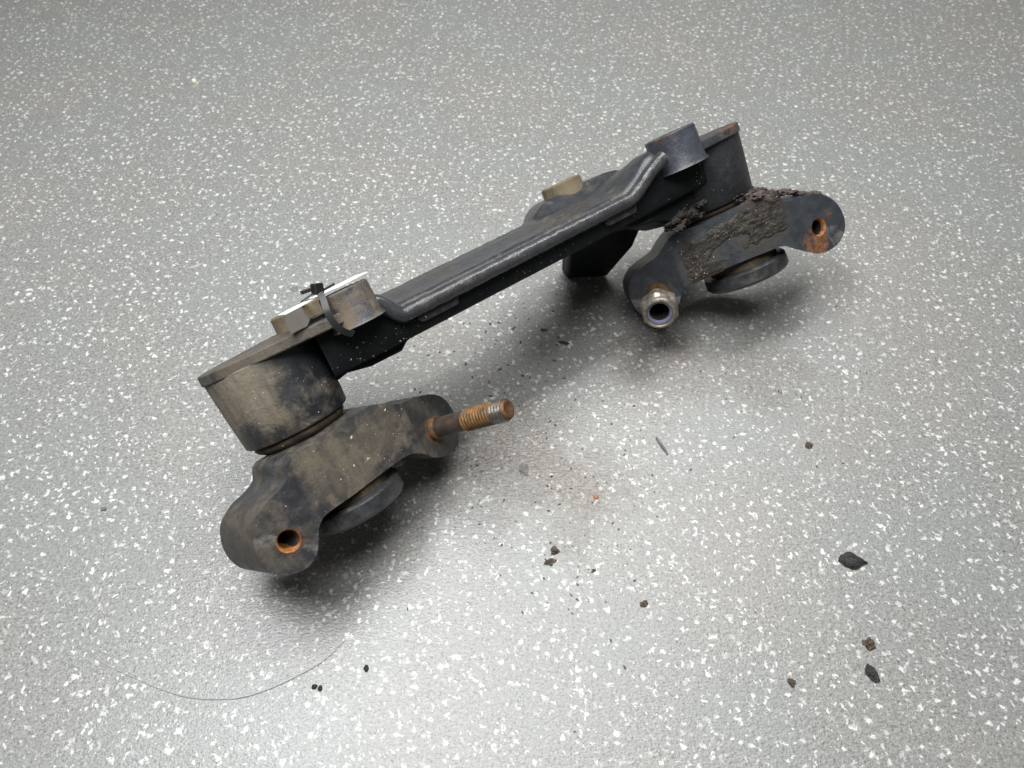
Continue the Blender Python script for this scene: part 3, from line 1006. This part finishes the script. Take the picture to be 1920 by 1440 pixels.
scrap("paint_flake", 0.3025, 0.2695, (0.0245, 0.0155), -0.15, "flake", "largest glossy black flake, pointed at its right end, on the bare floor", "flake", 3, 0.22, taper=0.8)
scrap("paint_flake", 0.2912, 0.1738, (0.0085, 0.0150), 0.30, "flake", "small glossy black oblong flake below the brown crumb near the lower right corner", "flake", 11, 0.4)
scrap("soil_crumb", 0.2962, 0.1970, (0.0095, 0.0090), 0.4, "crumb", "ragged brown soil crumb between the two glossy black flakes", "crumb", 5, 0.9)
scrap("soil_crumb", 0.2249, 0.1663, (0.0060, 0.0055), 0.9, "crumb", "small round brown crumb near the bottom, left of the small oblong flake", "crumb", 6, 0.7)
scrap("black_bit", -0.1185, 0.1775, (0.0040, 0.0055), 0.2, "soil_dark", "single tiny black bit on the floor below the left arm's lug, above the pair", "bit", 7, 0.3)
scrap("black_bit", -0.1583, 0.1630, (0.0045, 0.0040), 0.5, "soil_dark", "left one of two tiny black bits lying side by side at the bottom", "bit", 8, 0.3)
scrap("black_bit", -0.1535, 0.1618, (0.0036, 0.0046), 0.1, "soil_dark", "right one of two tiny black bits lying side by side at the bottom", "bit", 9, 0.3)
scrap("rust_crumb", 0.0788, 0.3340, (0.0050, 0.0048), 0.0, "orange", "bright orange rust crumb alone on the floor right of the left arm", "crumb", 10, 0.25)
scrap("soil_crumb", 0.0385, 0.2790, (0.0070, 0.0070), 0.3, "crumb", "dark soil crumb in the open floor, upper of a close pair", "crumb", 12, 0.8)
scrap("soil_crumb", 0.0335, 0.2690, (0.0085, 0.0050), 0.5, "crumb", "flat dark soil crumb, lower of a close pair in the open floor", "crumb", 13, 0.9)
scrap("grey_chip", 0.0113, 0.3640, (0.0075, 0.0140), 0.35, "grey_chip", "dull grey chip on the floor below the rusty stud", "chip", 14, 0.6, tall=0.18)
scrap("rubber_shaving", 0.1480, 0.3900, (0.0028, 0.0220), 0.45, "grey_chip", "long thin grey shaving on the floor right of the stud", "shaving", 15, 0.35, tall=0.9)
scrap("soil_crumb", 0.2924, 0.3913, (0.0065, 0.0070), 0.0, "crumb", "dark crumb alone on the floor below the right arm's disc", "crumb", 16, 0.8)
scrap("soil_crumb", 0.0720, 0.2611, (0.0045, 0.0028), 0.4, "crumb", "tiny slanted dark crumb below the orange one", "crumb", 17, 0.5)
scrap("soil_crumb", 0.1130, 0.2313, (0.0060, 0.0045), 0.2, "crumb", "small dark brown crumb in the middle of the lower floor", "crumb", 18, 0.9)
scrap("soil_crumb", 0.0355, 0.5420, (0.0080, 0.0036), 0.1, "crumb", "dark crumb beside the brown splinter under the beam", "crumb", 20, 0.6)
scrap("splinter", 0.0565, 0.5230, (0.0120, 0.0030), -0.3, "soil_top", "brown splinter on the floor between the stud and the lock nut", "splinter", 21, 0.4, tall=0.8)
scrap("pebble", -0.4805, 1.0386, (0.0075, 0.0075), 0.0, "pebble", "round cream pebble far from the bracket near the top left corner", "pebble", 22, 0.15, tall=0.7)
scrap("grey_chip", -0.2528, 0.6053, (0.0080, 0.0080), 0.0, "grey_chip", "round dark chip on the floor just above the cable tie's head", "chip", 23, 0.3, tall=0.12)
scrap("grey_chip", -0.3797, 0.3212, (0.0050, 0.0040), 0.0, "grey_chip", "small dark chip on the bare floor left of the left arm", "chip", 24, 0.5)


def fibre():
    px = [(-0.395, 0.222), (-0.350, 0.190), (-0.3109, 0.1725), (-0.2681, 0.1581), (-0.2376, 0.1549), (-0.2085, 0.1581), (-0.173, 0.1738), (-0.150, 0.190), (-0.132, 0.214)]
    bm = bmesh.new()
    pts = []
    for i in range(len(px) - 1):
        q = [Vector(px[min(len(px) - 1, max(0, i + k))]) for k in (-1, 0, 1, 2)]
        for k in range(6):
            u = k / 6
            pts.append(0.5 * ((2 * q[1]) + (q[2] - q[0]) * u + (2 * q[0] - 5 * q[1] + 4 * q[2] - q[3]) * u * u + (3 * q[1] - q[0] - 3 * q[2] + q[3]) * u ** 3))
    rows = []
    for i, p in enumerate(pts):
        r = 0.00022 * sin(pi * (i + 0.6) / (len(pts) + 0.2)) + 0.00005
        d = (pts[min(len(pts) - 1, i + 1)] - pts[max(0, i - 1)]).normalized()
        s = Vector((-d.y, d.x))
        rows.append([bm.verts.new((p.x + s.x * r * 1.5 * cos(a), p.y + s.y * r * 1.5 * cos(a), 0.0004 + r + r * sin(a))) for a in (0, pi / 3, 2 * pi / 3, pi, 4 * pi / 3, 5 * pi / 3)])
    for a, b in zip(rows, rows[1:]):
        for k in range(6):
            bm.faces.new((a[k], a[(k + 1) % 6], b[(k + 1) % 6], b[k]))
    top(finish("fibre", bm, "hair"), "fine grey fibre curving across the floor at the lower left", "fibre")


fibre()

# fine dust nobody could count: grains round the part and scattered over the floor
bm = bmesh.new()
for n, cx, cy, sx, sy, a, b in ((80, 0.02, 0.36, 0.07, 0.05, 0.0004, 0.0012), (80, 0.10, 0.52, 0.09, 0.07, 0.0004, 0.0013), (50, 0.05, 0.30, 0.05, 0.05, 0.0004, 0.0012),
                                (60, -0.03, 0.55, 0.05, 0.05, 0.0005, 0.0016), (110, 0.0, 0.45, 0.35, 0.3, 0.0004, 0.0011), (70, 0.28, 0.50, 0.10, 0.07, 0.0004, 0.001)):
    for _ in range(n):
        s = rnd.uniform(a, b)
        g = bmesh.ops.create_icosphere(bm, subdivisions=1, radius=s)
        q = Matrix.Translation((rnd.gauss(cx, sx), rnd.gauss(cy, sy), s * 0.4)) @ Matrix.Rotation(rnd.uniform(0, 6), 4, "Z") @ Matrix.Diagonal((rnd.uniform(0.7, 2.0), 0.8, 0.6, 1))
        bmesh.ops.transform(bm, matrix=q, verts=g["verts"])
dust = finish("dust_grains", bm, "grain", None, smooth=False)
dust["kind"] = "stuff"

# lowest point of the part above the floor (should be close to zero)
bpy.context.view_layer.update()
low = min((ob.matrix_world @ Vector(c)).z for ob in root.children_recursive if ob.type == "MESH" for c in [v.co for v in ob.data.vertices])
print("lowest point of bracket: %.4f" % low)
for ob in root.children_recursive:
    if ob.name.startswith(("pivot_arm", "stop_disc", "rear_foot", "lock_nut")):
        print(ob.name, "%.4f" % min((ob.matrix_world @ v.co).z for v in ob.data.vertices))
